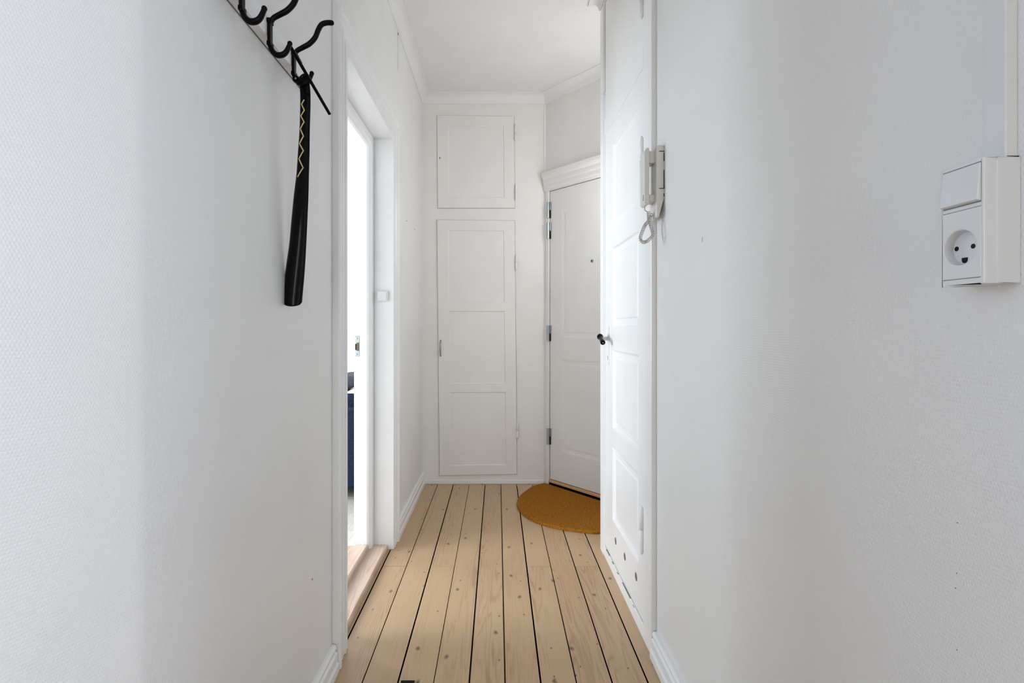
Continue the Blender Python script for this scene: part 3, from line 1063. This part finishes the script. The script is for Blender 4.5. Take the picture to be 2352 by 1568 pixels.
# gaps framing the inserts
bm = bmesh.new()
g = .0009
box(bm, XS + .0012, XS + .003, sy0 - g, sy1 + g, sz0 - g, sz0)
box(bm, XS + .0012, XS + .003, sy0 - g, sy1 + g, sz1, sz1 + g)
box(bm, XS + .0012, XS + .003, sy0 - g, sy0, sz0, sz1)
box(bm, XS + .0012, XS + .003, sy1, sy1 + g, sz0, sz1)
finish('insert_gap', bm, m_gapgrey, sb)
bm = bmesh.new()
box(bm, XS + .0008, XS + .003, sy0 - .0004, sy1 + .0004, 1.2285, 1.2690)
finish('rocker_gap', bm, m_gapgrey, sb)
bm = bmesh.new()
prism(bm, [(XS + .001, 1.2680), (XS - .0005, 1.2685), (XS - .0042, 1.2305), (XS + .001, 1.2292)], lambda a, b, h: (a, h, b), sy0 + .0003, sy1 - .0003)
finish('rocker', bm, m_plast, sb, bevel=.0009, label='white rocker pressed at its top')
tr = thing('cable_trunking', (XR, .52, 1.3), 'white square cable trunking rising from the socket box up the right wall', 'cable trunking')
bm = B(.5175, XR, .510, .534, 1.2735, ZC - .001)
finish('trunking_body', bm, m_plast, tr, bevel=.001)
bm = B(.5185, XR, .509, .5115, 1.2724, 1.2742)
finish('entry_gap', bm, m_hole, tr)
bm = bmesh.new()
for py, px, r in ((550, 1613, .0022),):
    d = XR * F / (px - CX)
    box(bm, XR - .0004, XR + .001, d - .0008, d + .0008, EYE - (py + 6 - CY) * d / F, EYE - (py - 6 - CY) * d / F)
for px, py in ((2197, 1316), (2195, 1350), (2199, 1200), (2198, 1492)):
    d = XR * F / (px - CX)
    blob(bm, (XR, d, EYE - (py - CY) * d / F), (-1, 0, 0), .0009, .0003)
finish('scuff_mark', bm, m_shade_grime, wr)

# ------------------------------------------------------------------ coat rack
cr = thing('coat_rack', (XL, 1.1, 1.74), 'white wall rail with three black double coat hooks on the left wall', 'coat rack')
bm = B(XL, XL + .024, .70, 1.368, 1.740, 1.785)
finish('rail', bm, m_trim, cr, bevel=.0015)
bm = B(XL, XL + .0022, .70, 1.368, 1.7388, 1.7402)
finish('rail_gap', bm, m_shade_grime, cr)
def hook(yh, n):
    x = -.500
    o = thing('hook', (x, yh, 1.74))
    o.parent = cr
    o.matrix_parent_inverse = cr.matrix_basis.inverted()
    def q(dx, z):
        return Vector((x + dx, yh, z))
    bm = bmesh.new()
    # upper arm, S-curved outwards
    arm = [q(.000, 1.772), (q(.006, 1.781)), q(.020, 1.789), q(.036, 1.798), q(.050, 1.813), q(.058, 1.832), q(.066, 1.845), q(.078, 1.8495), q(.091, 1.8495)]
    pts = spline(arm, 7)
    tube(bm, pts, [.0052 + .0010 * min(1, i / len(pts) * 3) for i in range(len(pts))], 12)
    bmesh.ops.create_uvsphere(bm, u_segments=12, v_segments=8, radius=.0060, matrix=Matrix.Translation(arm[-1]))
    a = finish('upper_arm', bm, m_black, cr, smooth=True)
    bm = bmesh.new()
    jh = [q(-.003, 1.728), q(.000, 1.715), q(.006, 1.705), q(.015, 1.6995), q(.026, 1.7005), q(.034, 1.707), q(.040, 1.719), q(.042, 1.725)]
    pts = spline(jh, 7)
    tube(bm, pts, [.0050 + .0014 * math.sin(PI * min(1, i / len(pts) * 1.2)) for i in range(len(pts))], 12)
    bmesh.ops.create_uvsphere(bm, u_segments=12, v_segments=8, radius=.0056, matrix=Matrix.Translation(jh[-1]))
    b = finish('lower_hook', bm, m_black, cr, smooth=True)
    bm = bmesh.new()
    box(bm, x - .0055, x + .0015, yh - .007, yh + .007, 1.722, 1.778)
    box(bm, x - .0062, x + .0030, yh - .009, yh + .009, 1.718, 1.728)
    box(bm, x - .0062, x + .0030, yh - .009, yh + .009, 1.768, 1.778)
    s_ = finish('back_plate', bm, m_black, cr, bevel=.0015)
    COLo = [a, b, s_]
    for k in COLo:
        k.parent = o
        k.matrix_parent_inverse = (cr.matrix_basis @ cr.matrix_basis.inverted() @ o.matrix_basis).inverted()
    return o
for k, yh in enumerate((.983, 1.104, 1.234)):
    hook(yh, k)

# ------------------------------------------------------------------ shoehorn on the far hook
DH = 1.238
L_ = [(688.5, 186), (688.5, 196), (690, 215), (690, 250), (688.5, 300), (685, 350), (681.5, 400), (676, 445), (670, 505), (665, 560), (660, 595), (655, 632), (652, 665), (650, 692)]
R_ = [(710.5, 186), (711.5, 196), (713, 215), (713, 250), (711.5, 300), (711, 350), (709.5, 400), (708.5, 445), (706, 505), (703.5, 557), (701.5, 595), (699, 632), (696, 665), (693.5, 694)]
rows = []
N = len(L_)
def dep(t):
    return DH + .012 * t
sh = thing('shoehorn', W(700, 190, DH), 'long glossy black shoehorn with a golden zigzag hanging from the farthest coat hook', 'shoehorn')
bm = bmesh.new()
K = 12
grid = []
def horn_pt(l, r, s, d, t):
    x = l[0] + (r[0] - l[0]) * s
    y = l[1] + (r[1] - l[1]) * s
    wv = (r[0] - l[0]) * d / F
    bulge = (.13 + .12 * t) * wv * (1 - (2 * s - 1) ** 2)
    p = W(x, y, d)
    return Vector((p.x, d - bulge, p.z))
Ls = spline([Vector((a, b, 0)) for a, b in L_], 3)
Rs = spline([Vector((a, b, 0)) for a, b in R_], 3)
for i, (l, r) in enumerate(zip(Ls, Rs)):
    t = i / (len(Ls) - 1)
    grid.append([bm.verts.new(horn_pt(l, r, k / K, dep(t), t)) for k in range(K + 1)])
# rounded toe
for off in (.35, .7, 1.0):
    l, r = Ls[-1], Rs[-1]
    row = []
    for k in range(K + 1):
        s = k / K
        p = horn_pt(l, r, s, dep(1), 1)
        drop = 11 * DH / F * math.sqrt(max(0, 1 - (2 * s - 1) ** 2)) * off
        row.append(bm.verts.new((p.x, p.y, p.z - drop)))
    grid.append(row)
for i in range(len(grid) - 1):
    for k in range(K):
        bm.faces.new([grid[i][k], grid[i][k + 1], grid[i + 1][k + 1], grid[i + 1][k]])
me = bpy.data.meshes.new('blade')
bmesh.ops.remove_doubles(bm, verts=bm.verts, dist=1e-5)
blade = finish('blade', bm, m_blackp, sh, smooth=True)
md = blade.modifiers.new('s', 'SOLIDIFY')
md.thickness, md.offset = .0022, 0
# eyelet head and hanging loop round the hook
bm = bmesh.new()
ctr = W(700, 180, DH)
tube(bm, spline([W(690, 190, DH), W(692, 181, DH), W(700, 174.5, DH), W(708, 181, DH), W(710.5, 190, DH)], 5), [.006] * 21, 12)
box(bm, W(689, 0, DH).x, W(710.5, 0, DH).x, DH - .0045, DH + .0045, W(0, 193, DH).z, W(0, 180, DH).z)
finish('head', bm, m_blackp, sh, bevel=.001)
bm = bmesh.new()
c0 = W(686, 183, DH - .012)
loopp = [W(694, 186, DH - .008), W(686, 188, DH - .013), W(678, 187, DH - .010), W(674, 181, DH - .006), W(679, 175, DH - .010), W(688, 182, DH - .013), W(694, 186, DH - .008)]
tube(bm, spline(loopp, 6), .0032, 10)
finish('hanging_loop', bm, m_black, sh, smooth=True)
bm = bmesh.new()
lathe(bm, W(679.5, 180.5, DH - .012), (0, -1, 0), [(0, .003), (.002, .0026), (.003, .001)], 12)
finish('eyelet', bm, m_nickel, sh, smooth=True, label='small shiny metal eyelet')
zig = [(700.5, 231), (694, 241), (700.8, 255), (692.5, 267.5), (700.3, 282), (691, 297), (699, 314.5), (689.5, 331), (699, 348), (688.5, 366), (698.5, 387), (685, 408)]
zp = []
def horn_front(x, y):
    for i in range(len(Ls) - 1):
        if Ls[i].y <= y <= Ls[i + 1].y:
            f_ = (y - Ls[i].y) / (Ls[i + 1].y - Ls[i].y)
            l = Ls[i].lerp(Ls[i + 1], f_)
            r = Rs[i].lerp(Rs[i + 1], f_)
            t = (i + f_) / (len(Ls) - 1)
            s = (x - l.x) / (r.x - l.x)
            p = horn_pt(l, r, s, dep(t), t)
            return Vector((p.x, p.y - .0012, p.z))
pts = []
for a, b in zip(zig[:-1], zig[1:]):
    for k in range(5):
        pts.append(horn_front(a[0] + (b[0] - a[0]) * k / 5, a[1] + (b[1] - a[1]) * k / 5))
pts.append(horn_front(*zig[-1]))
bm = bmesh.new()
tube(bm, pts, .0015, 8)
finish('zigzag_line', bm, m_gold, blade, smooth=True, label='pale golden zigzag line')

# thin black stick laid through the hooks
a, b = W(667, 107, 1.112), W(757.5, 262.5, 1.30)
st = thing('stick', a, 'thin straight black stick slanting down from the middle coat hook past the shoehorn', 'stick')
bm = bmesh.new()
t = (b - a).normalized()
side = t.cross(Vector((0, 1, 0))).normalized() * .0037
dp = t.cross(side).normalized() * .002
hexa(bm, [a - side - dp, a + side - dp, a + side + dp, a - side + dp, b - side - dp, b + side - dp, b + side + dp, b - side + dp])
finish('shaft', bm, m_black, st, bevel=.0008)
bm = bmesh.new()
a2, b2 = W(680, 121, 1.145), W(693, 145.5, 1.170)
side2 = side * .45
hexa(bm, [a2 - side2 - dp, a2 + side2 - dp, a2 + side2 + dp, a2 - side2 + dp, b2 - side2 - dp, b2 + side2 - dp, b2 + side2 + dp, b2 - side2 + dp])
finish('clip', bm, m_black, st, bevel=.0005)

# ------------------------------------------------------------------ sofa in the side room
so = thing('sofa', (-1.2, 4.0, 0.012), 'dark blue upholstered sofa glimpsed through the left doorway', 'sofa')
def soft(name, x0, x1, y0, y1, z0, z1, m, par, bev=.04):
    return finish(name, B(x0, x1, y0, y1, z0, z1), m, par, bevel=bev, seg=5, smooth=False)
zf = .012
soft('base', -1.62, -.80, 3.20, 4.95, .09, .36, m_navy, so, .02)
soft('armrest', -1.62, -.79, 3.10, 3.26, .09, .585, m_navy, so, .035)
soft('armrest', -1.62, -.79, 4.90, 5.06, .09, .585, m_navy, so, .035)
soft('backrest', -1.02, -.79, 3.26, 4.90, .30, .66, m_navy, so, .05)
soft('seat_cushion', -1.60, -.98, 3.27, 4.08, .36, .46, m_navy, so, .04)
soft('seat_cushion', -1.60, -.98, 4.09, 4.89, .36, .46, m_navy, so, .04)
for x in (-1.56, -.86):
    for y in (3.16, 5.0):
        bm = bmesh.new()
        lathe(bm, (x, y, zf), (0, 0, 1), [(0, .012), (.08, .02)], 14)
        finish('leg', bm, m_black, so)
gc = thing('cushion', (-1.0, 3.6, .50), 'charcoal grey cushion standing on the blue sofa in the side room', 'cushion')
soft('cover', -1.16, -.96, 3.45, 3.85, .665, .76, m_greyf, gc, .045)
th = bmesh.new()
sofa_z = .66
prof = []
pa = [(-.90, .672), (-.955, .672), (-1.02, .655), (-1.055, .62)]
prism(th, [(-.88, .661), (-.88, .735), (-.93, .712), (-.99, .682), (-1.05, .635), (-1.05, .590), (-1.024, .590), (-1.024, .661)], lambda a, b, h: (a, h, b), 3.30, 3.42)
tb = finish('throw_blanket', th, m_cream, bevel=.006)
tag(tb, 'cream throw folded over the backrest of the blue sofa in the side room', 'blanket')

fp = finish('tripod_foot_pad', B(-.300, -.257, 1.40, 1.5565, 0.0, .003), m_black, bevel=.001)  # flat pad put in for a tripod foot
tag(fp, 'small flat dark pad for a tripod foot on the floorboards at the lower edge of the photo', 'pad')
